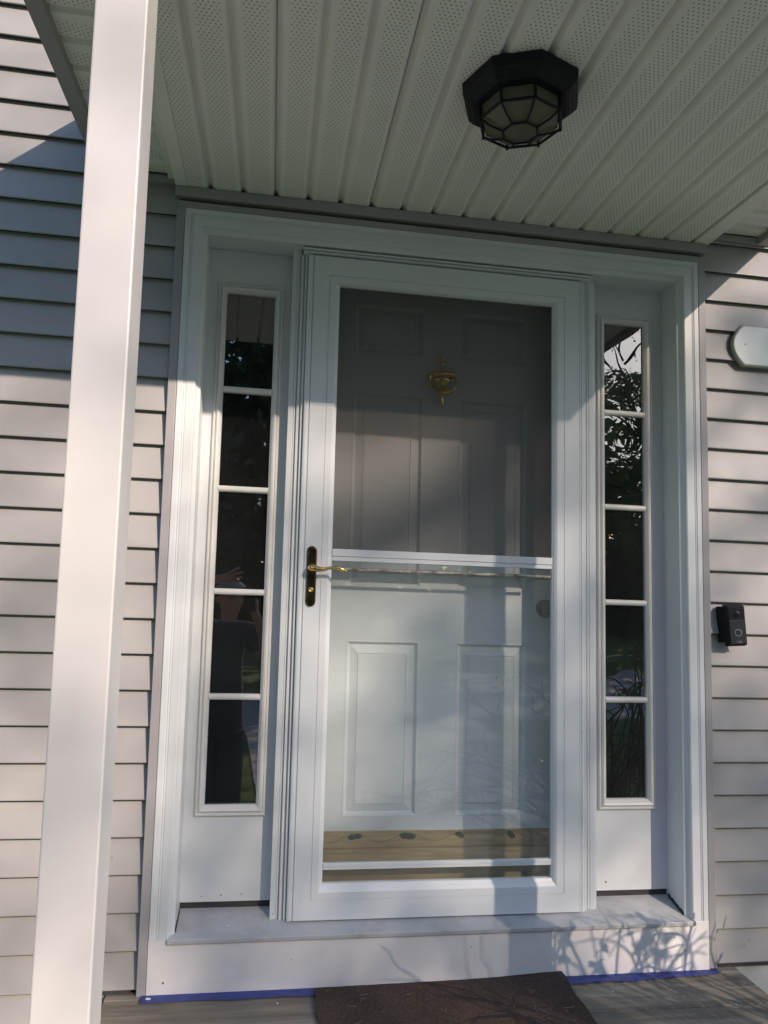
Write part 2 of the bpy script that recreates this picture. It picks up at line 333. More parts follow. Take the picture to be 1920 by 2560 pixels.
# panels of the sidelights (slab pieces round the glass)
def panel(x0, x1, z0, z1, gx0, gx1, gz0, gz1, y):
    b = MB()
    b.rings([(x0, x1, z0, z1, y), (gx0, gx1, gz0, gz1, y), (gx0, gx1, gz0, gz1, y + .03)]); b.quad((x0, y, z0), (x0, y + .03, z0), (x1, y + .03, z0), (x1, y, z0)); return b
def sidelight(x0, x1, z1, ox0, ox1, oz0, oz1, mz, gm, tilt):
    panel(x0, x1, .184, z1, ox0 + .012, ox1 - .012, oz0 + .012, oz1 - .012, .12).build('side_panel', white, sur)
    pr = [(0, .1215), (0, .114), (.003, .1105), (.007, .1105), (.009, .113), (.011, .109), (.015, .1055), (.020, .1075), (.024, .112), (.0255, .115), (.027, .116), (.0285, .122), (.0285, .135)]
    b = MB(); b.rings([(ox0 + i, ox1 - i, oz0 + i * 1.15, oz1 - i * 1.05, y) for i, y in pr]); f = b.build('moulding', moulding_m, sur)
    gx0, gx1, gz0, gz1 = ox0 + .0285, ox1 - .0285, oz0 + .0328, oz1 - .03
    zs = [gz0] + sorted(mz) + [gz1]
    g = MB(); ty, tz = tilt
    def gy(x, z): return .1268 + (x - (gx0 + gx1) / 2) * ty + 0 * z
    for a, c in zip(zs, zs[1:]):
        zc = (a + c) / 2
        q = [(x, gy(x, z) + (z - zc) * tz, z) for x, z in ((gx0 - .004, a), (gx1 + .004, a), (gx1 + .004, c), (gx0 - .004, c))]
        MB().add(q, [(0, 1, 2, 3)]).build('pane', gm, sur)
    for z in mz:
        b = MB(); pts = []
        n = 8
        for i in range(n + 1):
            a = math.pi * i / n; pts.append((.122 - .0085 * math.sin(a), z + .0095 * math.cos(a)))
        pts = [(.135, z + .0095)] + pts + [(.135, z - .0095)]
        k = len(pts); vs = [(x, y, zz) for x in (gx0 - .002, gx1 + .002) for y, zz in pts]
        b.add(vs, [(i, k + i, k + i + 1, i + 1) for i in range(k - 1)], True); b.build('muntin', moulding_m, sur)
sidelight(.067, .352, 2.186, .098, .306, .430, 2.076, (1.733, 1.417, 1.098, .780), glass_side, (.032, .017))
sidelight(1.338, 1.6125, 2.192, 1.372, 1.572, .436, 2.089, (1.748, 1.424, 1.104, .785), glass_side2, (.0, .0))
# mullions beside the storm door, with stepped profile
def mull(seg, z0, z1):
    b = MB()
    for (xa, ya), (xb, yb) in zip(seg, seg[1:]): b.quad((xa, ya, z0), (xb, yb, z0), (xb, yb, z1), (xa, ya, z1))
    xs = [p[0] for p in seg]; b.quad((xs[0], seg[0][1], z0), (xs[0], .071, z0), (xs[-1], .071, z0), (xs[-1], seg[-1][1], z0)); return b
mull([(.330, .122), (.330, .072), (.331, .070), (.344, .070), (.345, .072), (.347, .072), (.348, .070), (.352, .070), (.3525, .076), (.356, .076), (.3565, .066), (.364, .066), (.3645, .072), (.369, .072), (.3695, .060), (.3755, .060), (.376, .075), (.392, .075)], .149, 2.188).build('mullion', white, sur)
mull([(1.27, .075), (1.292, .075), (1.2925, .058), (1.301, .058), (1.302, .066), (1.309, .066), (1.310, .070), (1.3125, .070), (1.3135, .067), (1.316, .067), (1.317, .070), (1.321, .070), (1.322, .068), (1.334, .068), (1.3415, .069), (1.344, .072), (1.344, .122)], .149, 2.192).build('mullion', white, sur)
b = MB(); b.box(.352, 1.338, .066, .13, 2.172, 2.19); b.build('head_jamb', white, sur)
b = MB(); b.box(.361, 1.317, .028, .067, 2.1765, 2.1815); b.box(.361, 1.317, .034, .067, 2.1715, 2.1745); b.build('drip_cap', white_alu, sur, bevel=.0008)
# jamb behind the storm door
b = MB(); b.box(.352, .383, .078, .2, .15, 2.17); b.box(1.302, 1.338, .078, .2, .15, 2.17); b.box(.383, 1.302, .078, .2, 2.158, 2.171); b.build('door_jamb', white, sur)
# sill: nose, slope
b = MB(); sec = [(-.006, .1235), (-.007, .126), (-.007, .1345), (-.004, .1365), (.004, .1375), (.03, .142), (.13, .164), (.22, .171), (.22, .10), (.001, .10), (.001, .1235)]
k = len(sec); xa, xb = .0505, 1.6335
b.add([(x, y, z) for x in (xa, xb) for y, z in sec], [(i, k + i, k + (i + 1) % k, (i + 1) % k) for i in range(k)] + [tuple(range(k)), tuple(range(2 * k - 1, k - 1, -1))])
b.build('sill', sillm, sur)
b = MB(); b.box(.067, .352, .128, .15, .15, .1845); b.box(1.338, 1.6125, .128, .15, .15, .1845); b.build('sill_gap', gapm, sur)
for xq, dx in ((.0672, .0032), (1.6128, -.0036)):                          # open joint where the jambs meet the sloping sill
    b = MB(); pts = []
    for i in range(13):
        y_ = .026 + .092 * i / 12; zz = .141 + (y_ - .03) * .22; hh = .007 + .004 * abs(math.sin(i * 1.9)) + .002 * (i % 3); pts.append((y_, zz, hh))
    vs = [(xq + dx, y_, zz) for y_, zz, hh in pts] + [(xq + dx * .25, y_, zz + hh) for y_, zz, hh in pts]
    b.add(vs, [(i, i + 1, 14 + i, 13 + i) for i in range(12)] + [(13 + i, 14 + i, i + 1, i) for i in range(0)]); b.build('open_joint', gapm, sur)
b = MB(); b.box(0, XR, 0, .03, ZB, ZC - .0005); b.build('sill_board', board_m, sur, bevel=.0012)
# nail heads and knots in the board: small raised or sunk marks
b = MB()
for x, z, r in ((.045, .022, .0028), (.395, .07, .0014), (.92, .085, .0018), (1.25, .022, .0014), (1.565, .09, .0022), (1.60, .05, .0018)): b.lathe((x, -.0004, z), [(r, 0), (r * .6, -.0006)], 'y', 8)
for x, z, r in ((.128, .200, .0016), (.186, .202, .0022), (.246, .203, .0020), (1.398, .21, .003)): b.lathe((x, .1196, z), [(r, 0), (r * .6, -.0006)], 'y', 8)
for x, z, r in ((.351, .21, .0016), (.340, .165, .0016)): b.lathe((x, .0696, z), [(r, 0), (r * .6, -.0006)], 'y', 8)
b.build('nail_hole', gapm, sur)

# ================================================================ STORM DOOR
sd = thing('storm_door', (.832, .06, .15), 'white storm door with insect screen above, glass below and brass lever handle', 'storm door')
A = (.378, 1.286, .150, 2.170)
def rr(l, r, bt, t, y): return (A[0] + l, A[1] - r, A[2] + bt, A[3] - t, y)
b = MB()
prof = [(0, 0, .074), (0, 0, .054), (.001, .001, .0505), (.004, .003, .0485), (.008, .005, .048), (.0155, .006, .0485), (.0165, .0062, .052), (.0180, .0065, .052), (.019, .007, .048)]
rs = [rr(l, r, min(l, .002) if l < .019 else .003, min(l, .002) if l < .019 else .003, y) for l, r, y in prof]
rs += [rr(.0685, .0575, .0575, .063, .048), rr(.0688, .0578, .0578, .0633, .050), rr(.0702, .0592, .0592, .0647, .050), rr(.0705, .0595, .0595, .065, .048),
       rr(.090, .082, .080, .083, .048), rr(.093, .085, .083, .086, .050), rr(.0975, .0905, .090, .089, .054), rr(.098, .091, .0905, .0895, .056), rr(.1025, .0955, .1005, .0925, .060), rr(.103, .096, .101, .093, .074)]
b.rings(rs); b.build('frame', white_alu, sd)
ox0, ox1, oz0, oz1 = .481, 1.190, .251, 2.077
for zz, hz in ((1.2285, .0125), (1.2108, .0045)):
    pass
b = MB(); b.box(ox0, ox1, .056, .072, 1.2185, 1.241); b.box(ox0, ox1, .059, .072, 1.2045, 1.2175); b.build('middle_rail', white_alu, sd, bevel=.0012)
b = MB(); b.box(ox0, ox1, .058, .072, .2975, .3075); b.box(ox0, ox1, .060, .072, .289, .2968); b.build('glass_rail', white_alu, sd, bevel=.0012)
MB().quad((ox0, .066, 1.241), (ox1, .066, 1.241), (ox1, .066, oz1), (ox0, .066, oz1)).build('insect_screen', screen, sd)
MB().quad((ox0, .0665, oz0), (ox1, .0665, oz0), (ox1, .0665, 1.2045), (ox0, .0665, 1.2045)).build('glass', glass_storm, sd)
b = MB(); b.tube([(ox0 + .003, .060, 1.180), (.8, .060, 1.1795), (ox1 - .006, .060, 1.1795)], [.0065, .0065, .0062], 10, sq=.8); b.build('pull_bar', dirtybar, sd)
b = MB()                                                                    # piano hinge with knuckle breaks
for z0, z1 in ((.152, .288), (.290, .345), (.347, .780), (.782, .845), (.847, 1.33), (1.332, 1.40), (1.402, 1.92), (1.922, 2.0), (2.002, 2.168)):
    b.tube([(1.2895, .0535, z0), (1.2895, .0535, z1)], .0040, 10)
b.build('hinge', white_alu, sd)
# handle
hb = MB(); hx, hz0, hz1, hw = .4185, 1.0625, 1.2465, .0150
def stad(inset, y):
    pts = []; r = hw - inset; zt, zb2 = hz1 - hw, hz0 + hw
    for i in range(9): a = math.pi * i / 8; pts.append((hx + r * math.cos(a), y, zt + r * math.sin(a)))
    for i in range(9): a = math.pi + math.pi * i / 8; pts.append((hx + r * math.cos(a), y, zb2 + r * math.sin(a)))
    return pts
st = [stad(0, .048), stad(0, .0445), stad(.0012, .0422), stad(.0035, .0418), stad(.0045, .0428)]
k = 18; hb.add([p for s_ in st for p in s_], [(i * k + j, (i + 1) * k + j, (i + 1) * k + (j + 1) % k, i * k + (j + 1) % k) for i in range(4) for j in range(k)] + [tuple(range(5 * k - 1, 4 * k - 1, -1))[::-1]])
hp = hb.build('handle_plate', brass_dark, sd)
lv = MB(); lv.lathe((hx, .0425, 1.179), [(.0125, 0), (.0125, -.004), (.0105, -.007), (.0095, -.020), (.0075, -.024)], 'y', 20)
pts = [(hx, .014, 1.179), (hx + .010, .008, 1.1785), (hx + .022, .004, 1.175), (hx + .034, .002, 1.1755), (hx + .050, .001, 1.1805), (hx + .066, .0, 1.1825), (hx + .080, .0, 1.1815), (hx + .092, .001, 1.1775), (hx + .101, .003, 1.172), (hx + .1035, .005, 1.1695)]
lv.tube(pts, [.008, .0095, .0085, .0065, .0048, .0045, .0048, .0055, .0052, .003], 12); lv.build('lever', brass, hp)
lk = MB(); lk.lathe((hx, .0428, 1.114), [(.0075, 0), (.0075, -.0035), (.0058, -.0045), (.0055, -.003), (.0022, -.003), (.0012, -.0045)], 'y', 18); lk.build('keyhole', brass, hp)

# ================================================================ ENTRY DOOR
ed = thing('entry_door', (.8425, .165, .172), 'six-panel entry door behind the storm door with a brass knocker', 'door')
b = MB(); YD = .165
xs = [.384, .543, .781, .904, 1.143, 1.301]; zs = [.172, .408, .956, 1.131, 1.768, 1.900, 2.070, 2.157]
def rp(x0, x1, z0, z1, i, y): return (x0 + i, x1 - i, z0 + i, z1 - i, y)
for i in range(5):
    for j in range(7):
        x0, x1, z0, z1 = xs[i], xs[i + 1], zs[j], zs[j + 1]
        if i in (1, 3) and j in (1, 3, 5):
            w_ = .043 if j != 5 else .034
            b.rings([rp(x0, x1, z0, z1, t, YD + d) for t, d in ((0, 0), (.003, -.001), (.007, .0015), (.010, .008), (.014, .010), (w_ - .005, .004), (w_ - .002, .0018), (w_, .004), (w_ + .002, .0032))], cap=True)
        else: b.quad((x0, YD, z0), (x1, YD, z0), (x1, YD, z1), (x0, YD, z1))
b.quad((.384, YD, .172), (.384, .205, .172), (1.301, .205, .172), (1.301, YD, .172)); b.box(.384, 1.301, .2, .205, .172, 2.157)
b.build('door_slab', doorm, ed)
b = MB(); b.box(.400, 1.285, .1622, .1645, .186, .3665); kp = b.build('kick_plate', kickm, ed, bevel=.0006)
for k in range(6):
    x = .418 + k * .169; z = .353 + rnd.uniform(-.002, .002)
    r = (.008, .016, .018, .012, .014, .009)[k]; pb = MB(); n = 18; pts = []
    for i in range(n):
        a = 2 * math.pi * i / n; q = r * (1 + .28 * math.sin(a * 2 + k) + rnd.uniform(-.15, .15)); pts.append((x + q * math.cos(a) * 1.15, .1618, z - .004 + q * .72 * math.sin(a)))
    pb.add(pts + [(x, .1612, z)], [(i, (i + 1) % n, n) for i in range(n)]); pb.build('screw', patina, kp)
b = MB(); b.lathe((1.206, YD, 1.0755), [(.030, 0), (.030, -.006), (.024, -.010), (.011, -.014), (.011, -.030), (.020, -.036), (.0275, -.046), (.0275, -.056), (.020, -.066), (.006, -.069)], 'y', 24); b.build('door_knob', bronze, ed)
kn = MB(); kx, ky = .8405, .150
kn.lathe((kx, ky + .004, 1.900), [(.001, .0105), (.0045, .008), (.0055, .002), (.0035, -.005), (.003, -.010), (.006, -.014), (.0090, -.021), (.0075, -.029), (.004, -.034), (.003, -.040), (.010, -.046), (.024, -.049), (.026, -.052), (.022, -.056)], 'z', 18, flat=.8)
kn.lathe((kx, ky + .004, 1.828), [(.029, .002), (.0305, -.004), (.0290, -.012), (.0230, -.023), (.0130, -.034), (.0065, -.041), (.006, -.045), (.012, -.050), (.013, -.055), (.007, -.061), (.0055, -.066), (.0070, -.070), (.0060, -.076), (.0072, -.082), (.0060, -.088), (.0065, -.091), (.001, -.095)], 'z', 18, flat=.8)
kb = kn.build('knocker', brass, ed)
rg = MB(); rg.tube([(kx + .0465 * math.sin(a), ky - .010 - .010 * max(0, -math.cos(a)), 1.818 + .043 * math.cos(a)) for a in [2 * math.pi * i / 28 + math.pi for i in range(-9, 10)]], [.0048 + .002 * math.exp(-((i - 9) / 3) ** 2) for i in range(19)], 8); rg.build('knocker_ring', brass, kb)
br = MB(); nb = 9
for i in range(nb): pass
vs = [(kx - .036 + .072 * (i / 8), ky - .020 - .009 * math.cos((j / 6 - .5) * math.pi) + .010 * abs(i / 4 - 1) ** 2, 1.830 + .022 * j / 6) for i in range(9) for j in range(7)]
br.add(vs, [(i * 7 + j, (i + 1) * 7 + j, (i + 1) * 7 + j + 1, i * 7 + j + 1) for i in range(8) for j in range(6)], True)
br.box(kx - .035, kx + .035, ky - .012, ky + .008, 1.8305, 1.8515); br.build('knocker_bar', brass, kb)

# ================================================================ PORTICO ROOF
rf = thing('portico_roof', (.84, -.54, 2.32), 'small portico roof with white vented soffit and grey fascia over the door', 'porch roof')
H = 2.3215; YF = -1.06
perf_c = perf_mat('soffit_vented', 'y', .0671 - LEAN * (H - 1.13))
perf_s = perf_mat('side_soffit_vented', 'x', -.144 - 0.0)
pr = [(.0035, H)]
for j in range(0, 17):
    g = .0671 - .0000 + j * .0995
    if g > 1.66: break
    d = .018
    seam = (j % 3 == 2)
    pr += [(g - .0085, H), (g - .0050, H + .0025), (g - .001, H + d)]
    if seam: pr += [(g - .0008, H + .026), (g + .0008, H + .026)]
    pr += [(g + .001, H + d), (g + .0055, H + d - .003), (g + .012, H + .004), (g + .018, H), (g + .022, H)]
pr += [(1.6665, H)]
b = MB(); n = len(pr)
for i in range(n - 1):
    for k in range(4):
        y0, y1 = .02 - k * .27, .02 - (k + 1) * .27
        b.quad((pr[i][0], y0, pr[i][1]), (pr[i + 1][0], y0, pr[i + 1][1]), (pr[i + 1][0], y1, pr[i + 1][1]), (pr[i][0], y1, pr[i][1]))
b.build('soffit', perf_c, rf)
def sidesoffit(x0, x1, z, y0g):
    b = MB(); pr = [(.0, z)]
    for j in range(-2, 12):
        g = y0g - j * .0945
        if g > -.03 or g < YF + .03: continue
        pr += [(g + .008, z), (g + .001, z + .010), (g - .006, z + .009), (g - .016, z)]
    pr += [(YF, z)]
    for (ya, za), (yb, zb) in zip(pr, pr[1:]): b.quad((x0, ya, za), (x1, ya, za), (x1, yb, zb), (x0, yb, zb))
    return b
ZS = 2.3555
sidesoffit(-.232, -.052, ZS, -.150).build('side_soffit', perf_s, rf)
sidesoffit(1.735, 1.915, ZS + .013, -.052).build('side_soffit', perf_s, rf)
b = MB()                                                                    # stepped borders between the soffit levels
for s_, xa, xb in ((1, .003, -.034), (-1, 1.6675, 1.7215)):
    l_, r_ = min(xa, xb), max(xa, xb)
    b.box(l_, r_, YF, .004, H - .0005, H + .02)
    xc = xb + (-.022 if s_ == 1 else .022); l_, r_ = min(xb, xc), max(xb, xc)
    b.box(l_, r_, YF, .006, H + .020, H + .05)
b.build('soffit_border', soffit_plain, rf, bevel=.0015)
b = MB(); b.box(-.262, -.2235, YF - .02, .014, 2.333, 2.54); b.box(1.907, 1.945, YF - .02, .014, 2.343, 2.54); b.build('side_fascia', trim_grey, rf, bevel=.002)
b = MB(); b.box(-.262, 1.945, YF - .045, YF - .0205, 2.333, 2.54); b.build('front_fascia', trim_grey, rf, bevel=.002)
b = MB(); b.box(-.2, 1.9, YF + .02, .013, 2.40, 2.41)
b.build('roof_lining', gapm, rf)
x0, x1, xm = -.285, 1.968, .8415; b = MB(); yf = YF - .07
b.add([(x0, .01, 2.541), (x1, .01, 2.541), (xm, .01, 3.0), (x0, yf, 2.541), (x1, yf, 2.541), (xm, yf, 3.0), (x0, .01, 2.556), (x1, .01, 2.556), (xm, .01, 3.02), (x0, yf, 2.556), (x1, yf, 2.556), (xm, yf, 3.02)],
      [(6, 8, 11, 9), (8, 7, 10, 11), (0, 3, 5, 2), (2, 5, 4, 1), (3, 9, 11, 5), (5, 11, 10, 4), (0, 6, 9, 3), (4, 10, 7, 1), (3, 4, 5)])
b.build('shingles', shingle, rf)

# ================================================================ POSTS
def post(x0, x1, y0, y1, label):
    p = thing('porch_post', (((x0 + x1) / 2), (y0 + y1) / 2, -.012), label, 'post', 'porch posts')
    MB().box(x0, x1, y0, y1, -.012, 2.3205).build('post_sleeve', vinyl_post, p, bevel=.003)
    e = .014; MB().box(x0 - e, x1 + e, y0 - e, y1 + e, -.011, .055).build('post_base', vinyl_post, p, bevel=.004)
    return p
post(-.0334, .0530, -.980, -.890, 'tall white square porch post at the left foreground')
post(1.627, 1.7134, -.980, -.890, 'white square porch post right of the door, shading the sill board')

# ================================================================ CEILING LIGHT
LX, LY, PH = .829 + .0142, -.615, 0.0
lt = thing('ceiling_light', (LX, LY, H), 'black octagonal ceiling lantern with frosted panes on the porch soffit', 'ceiling light')
def octo(b, prof, n=8): b.lathe((LX, LY, H), prof, 'z', n, smooth=False, ph=PH)
b = MB(); octo(b, [(.124, .006), (.140, .004), (.144, -.003), (.142, -.026), (.136, -.030), (.133, -.035), (.127, -.038), (.123, -.043), (.114, -.046), (.092, -.047)][::-1]); b.build('canopy', black, lt, bevel=.0012)
b = MB(); octo(b, [(.093, -.042), (.093, -.080), (.040, -.1035), (.001, -.1037)][::-1]); b.build('lamp_glass', frost, lt)
b = MB(); oc = lambda r, z, k: (LX + r * math.cos(PH + k * math.pi / 4), LY + r * math.sin(PH + k * math.pi / 4), H + z)
for k in range(8):
    b.tube([oc(.100, -.040, k), oc(.100, -.081, k), oc(.100, -.087, k)], .0036, 6)
    b.tube([oc(.0990, -.0825, k), oc(.0990, -.0825, k + 1)], .0034, 6)
    b.tube([oc(.0990, -.0825, k), oc(.074, -.097, k), oc(.043, -.1065, k)], .0025, 6)
    b.tube([oc(.043, -.1065, k), oc(.043, -.1065, k + 1)], .0025, 6)
b.build('cage', black, lt)

# ================================================================ SIGN, DOORBELL
sg = thing('house_plaque', (1.99, .0, 1.98), 'pale blank plaque with scalloped end on the right siding', 'sign')
def plaque(i, y):
    pts = []; z0, z1 = 1.909 + i, 2.053 - i; xl, xr = 1.840 + i * .6, 2.150 - i * .6
    for a in range(-9, 10): t = a / 9; pts.append((xl - (.0385) * math.cos(t * math.pi / 2) ** .85, y, 1.981 - (z1 - z0) / 2 * -t * -1 if False else 1.981 + (z1 - z0) / 2 * t))
    for a in range(9, -10, -1): t = a / 9; pts.append((xr + (.0385) * math.cos(t * math.pi / 2) ** .85, y, 1.981 + (z1 - z0) / 2 * t))
    return pts
def loft(b, L_, cap=True):
    k = len(L_[0]); b.add([p for q in L_ for p in q], [(i * k + j, i * k + (j + 1) % k, (i + 1) * k + (j + 1) % k, (i + 1) * k + j) for i in range(len(L_) - 1) for j in range(k)])
    if cap: b.add(L_[-1], [tuple(range(k))])
b = MB(); loft(b, [plaque(0, .013), plaque(0, .004), plaque(.002, .0), plaque(.006, -.001)], False); b.f = [f[::1] for f in b.f]; b.build('plaque_rim', sign_edge, sg)
b = MB(); loft(b, [plaque(.0055, .001), plaque(.0062, -.0022), plaque(.0075, -.003)]); b.build('plaque_face', sign_m, sg)
b = MB(); b.lathe((1.8465, -.003, 1.984), [(.0024, 0), (.0016, -.0015)], 'y', 10); b.build('screw', gapm, sg); b = MB(); b.lathe((2.143, -.003, 1.984), [(.0024, 0), (.0016, -.0015)], 'y', 10); b.build('screw', gapm, sg)

db = thing('doorbell', (1.775, .0, 1.048), 'dark video doorbell with a ring-shaped button on the right siding', 'doorbell')
def tilt(vs, a=R(4.2), c=(1.775, 0, 1.048)):
    out = []
    for x, y, z in vs:
        dx, dz = x - c[0], z - c[2]; out.append((c[0] + dx * math.cos(a) - dz * math.sin(a), y, c[2] + dx * math.sin(a) + dz * math.cos(a)))
    return out
def tb(b, name, mat, par, bev=0): b.v = tilt(b.v, R(4.2)); return b.build(name, mat, par, bevel=bev)
b = MB(); b.add([(1.738, .02, .990), (1.786, .02, .990), (1.786, .02, 1.106), (1.738, .02, 1.106), (1.744, -.012, .992), (1.797, -.022, .992), (1.797, -.022, 1.106), (1.744, -.012, 1.106)], [(0, 4, 7, 3), (4, 5, 6, 7), (5, 1, 2, 6), (0, 1, 5, 4), (3, 7, 6, 2), (0, 3, 2, 1)]); tb(b, 'mounting_wedge', black, db, .002)
b = MB(); fx = lambda x: -.0125 - (x - 1.744) * .19
def fb(x0, x1, z0, z1, t0, t1): return [(x, fx(x) - t, z) for t in (t0, t1) for x, z in ((x0, z0), (x1, z0), (x1, z1), (x0, z1))]
b.add(fb(1.745, 1.799, .984, 1.1095, 0, .020), [(0, 1, 2, 3), (4, 5, 6, 7)[::1], (0, 4, 5, 1)[::-1], (1, 5, 6, 2)[::-1], (2, 6, 7, 3)[::-1], (3, 7, 4, 0)[::-1]]); tb(b, 'body', black, db, .004)
b = MB(); b.add(fb(1.748, 1.796, .989, 1.064, .0195, .0212), [(4, 5, 6, 7), (0, 4, 5, 1)[::-1], (1, 5, 6, 2)[::-1], (2, 6, 7, 3)[::-1], (3, 7, 4, 0)[::-1]]); tb(b, 'faceplate', bell_face, db, .0008)
def disc(b, x, z, t, prof, n=24):
    vs = []
    for r, h in prof:
        for j in range(n): a = 2 * math.pi * j / n; xx = x + r * math.cos(a); vs.append((xx, fx(xx) - t - h, z + r * math.sin(a)))
    b.add(vs, [((i) * n + j, (i + 1) * n + j, (i + 1) * n + (j + 1) % n, i * n + (j + 1) % n) for i in range(len(prof) - 1) for j in range(n)], True)
b = MB(); disc(b, 1.772, 1.024, .0205, [(.0112, 0), (.0112, .0014), (.0098, .0017), (.0092, .0010)]); tb(b, 'button_ring', bell_ring, db)
b = MB(); disc(b, 1.772, 1.024, .0205, [(.0092, .0009), (.004, .0013), (.0002, .0014)]); tb(b, 'button', bell_face, db)
b = MB(); disc(b, 1.772, 1.083, .0195, [(.0115, 0), (.0100, .0022), (.006, .0036), (.0002, .0040)]); tb(b, 'camera_lens', lens_m, db)
tc = bpy.data.curves.new('t', 'FONT'); tc.body = 'ring'; tc.size = .0105; tc.align_x = 'CENTER'; tc.align_y = 'CENTER'; tc.extrude = .0001
to = bpy.data.objects.new('t', tc); COL.objects.link(to); dg = bpy.context.evaluated_depsgraph_get(); dg.update(); tm = bpy.data.meshes.new_from_object(to.evaluated_get(dg)); bpy.data.objects.remove(to)
b = MB(); b.add([(1.772 + v.co.x, fx(1.772 + v.co.x) - .0215 - v.co.z, .9965 + v.co.y) for v in tm.vertices], [tuple(p.vertices) for p in tm.polygons]); tb(b, 'lettering', bell_ring, db)

# ================================================================ DECK, MAT, TAPE
dk = thing('deck', (.83, -.5, -.56), 'weathered grey plank deck in front of the doorstep', 'deck')
b = MB(); y = .028; e0 = -.008; edges = [.028, -.012]; yy = -.092
while yy > -1.2: edges.append(yy); yy -= .0905
for i, (ya, yb) in enumerate(zip(edges, edges[1:])):
    dz = rnd.uniform(-.0012, .0008); b.box(-.108, 1.775, yb + .0016, ya - .0016, -.034, -.012 + dz)
deck = b.build('deck_boards', deck_m, dk, bevel=.002)
b = MB(); b.box(-.10, 1.765, edges[-1], .0, -.56, -.036); b.build('deck_skirt', deck_m, dk)
b = MB(); b.box(-.05, 1.72, edges[-1] - .30, edges[-1] - .001, -.56, -.20); b.box(-.05, 1.72, edges[-1] - .60, edges[-1] - .301, -.56, -.38); b.build('steps', deck_m, dk, bevel=.003)
mt = MB(); nx, ny = 24, 18; vs = []
for i in range(nx + 1):
    for j in range(ny + 1):
        x = .4745 + .739 * i / nx; yv = -.0035 - .50 * j / ny
        lift = .009 * math.exp(-((i - nx) ** 2) / 30 - (j ** 2) / 5)
        vs.append((x + .002 * math.sin(j * 1.3) - (.0 if i < nx else 0), yv - .012 * (1 - i / nx) + .003, -.002 + max(0, lift) + .0003 * math.sin(i * 2.1 + j)))
nt = len(vs); vs2 = [(x, y_, -.0125 + max(0, z + .002) * .8) for x, y_, z in vs]
W_ = ny + 1
fs = [(i * W_ + j, i * W_ + j + 1, (i + 1) * W_ + j + 1, (i + 1) * W_ + j)[::-1] for i in range(nx) for j in range(ny)]
mt.add(vs + vs2, fs + [(a + nt, b_ + nt, c + nt, d + nt)[::-1] for a, b_, c, d in fs])
per = [i * W_ for i in range(nx)] + [nx * W_ + j for j in range(ny)] + [i * W_ + ny for i in range(nx, 0, -1)] + [j for j in range(ny, 0, -1)]
mt.add([], [])
mt.f += [(per[i], per[(i + 1) % len(per)], per[(i + 1) % len(per)] + nt, per[i] + nt) for i in range(len(per))]; mt.sm += [False] * len(per)
mt.org = (.844, -.25, -.012); tag(mt.build('doormat', mat_m, None, do_lean=False), 'dark brown bristly doormat lying against the sill board', 'doormat')
def needles(n, x0, x1, y0, y1, z, name, label, cat):
    b = MB()
    for _ in range(n):
        x, y_ = rnd.uniform(x0, x1), rnd.uniform(y0, y1); a = rnd.uniform(0, 6.28); L_ = rnd.uniform(.008, .03)
        b.tube([(x, y_, z), (x + L_ * .5 * math.cos(a), y_ + L_ * .5 * math.sin(a), z + .002), (x + L_ * math.cos(a + .5), y_ + L_ * math.sin(a + .5), z)], .0006, 4)
    return b
nd_m = N('dry_needle'); nd_m.pbr((.30, .20, .12), .8); nd_m = nd_m.m
b = needles(24, .5, 1.18, -.30, -.02, .0015, '', '', ''); tag(b.build('dry_needles', nd_m, None, False), kind='stuff', label='dry needles and grass bits scattered on the doormat', cat='debris')
b = MB(); n = 60
up, lo = [], []
for i in range(n + 1):
    x = .002 + (1.712 - .002) * i / n; up.append((x, .002, -.0092)); lo.append((x, -.036 - .004 * math.sin(i * .9) * rnd.random() - (.004 if i > 40 else 0) + (.016 * max(0, (i - 50) / 10)), -.0092 + .0006 * math.sin(i)))
b.add(up + lo, [(i, n + 1 + i, n + 2 + i, i + 1) for i in range(n)]); k = len(b.v); b.add([(x, y_, z - .0006) for x, y_, z in b.v[:k]], [(i, i + 1, n + 2 + i, n + 1 + i) for i in range(n)]); b.add([lo[i] for i in range(n + 1)] + [(p[0], p[1], p[2] - .0006) for p in lo], [(i, n + 1 + i, n + 2 + i, i + 1) for i in range(n)])
b.org = (.85, -.02, -.0095); tag(b.build('masking_tape', tape_m, None, do_lean=False), 'strip of blue masking tape along the foot of the sill board', 'tape')
for (x, y_, z, s_, lab) in ((.022, -.018, -.0075, .007, 'white paint flake on the left end of the blue tape'), (.222, .045, .148, .004, 'white paint crumb on the metal sill below the left sidelight'), (1.335, -.085, -.011, .0028, 'tiny white paint crumb on the deck right of the doormat'), (.372, -.062, -.011, .002, 'tiny grey crumb on the deck left of the doormat')):
    b = MB(); pts = []
    for k in range(7): a = k / 7 * 6.28; q = s_ * rnd.uniform(.55, 1.1); pts.append((x + q * math.cos(a) * 1.2, y_ + q * .7 * math.sin(a), z + rnd.uniform(0, .0006)))
    loft(b, [[(p[0], p[1], z - .0018) for p in pts], pts]); b.org = (x, y_, z - .002); tag(b.build('paint_flake', flake_m, None, do_lean=False), lab, 'paint flake', 'paint crumbs')

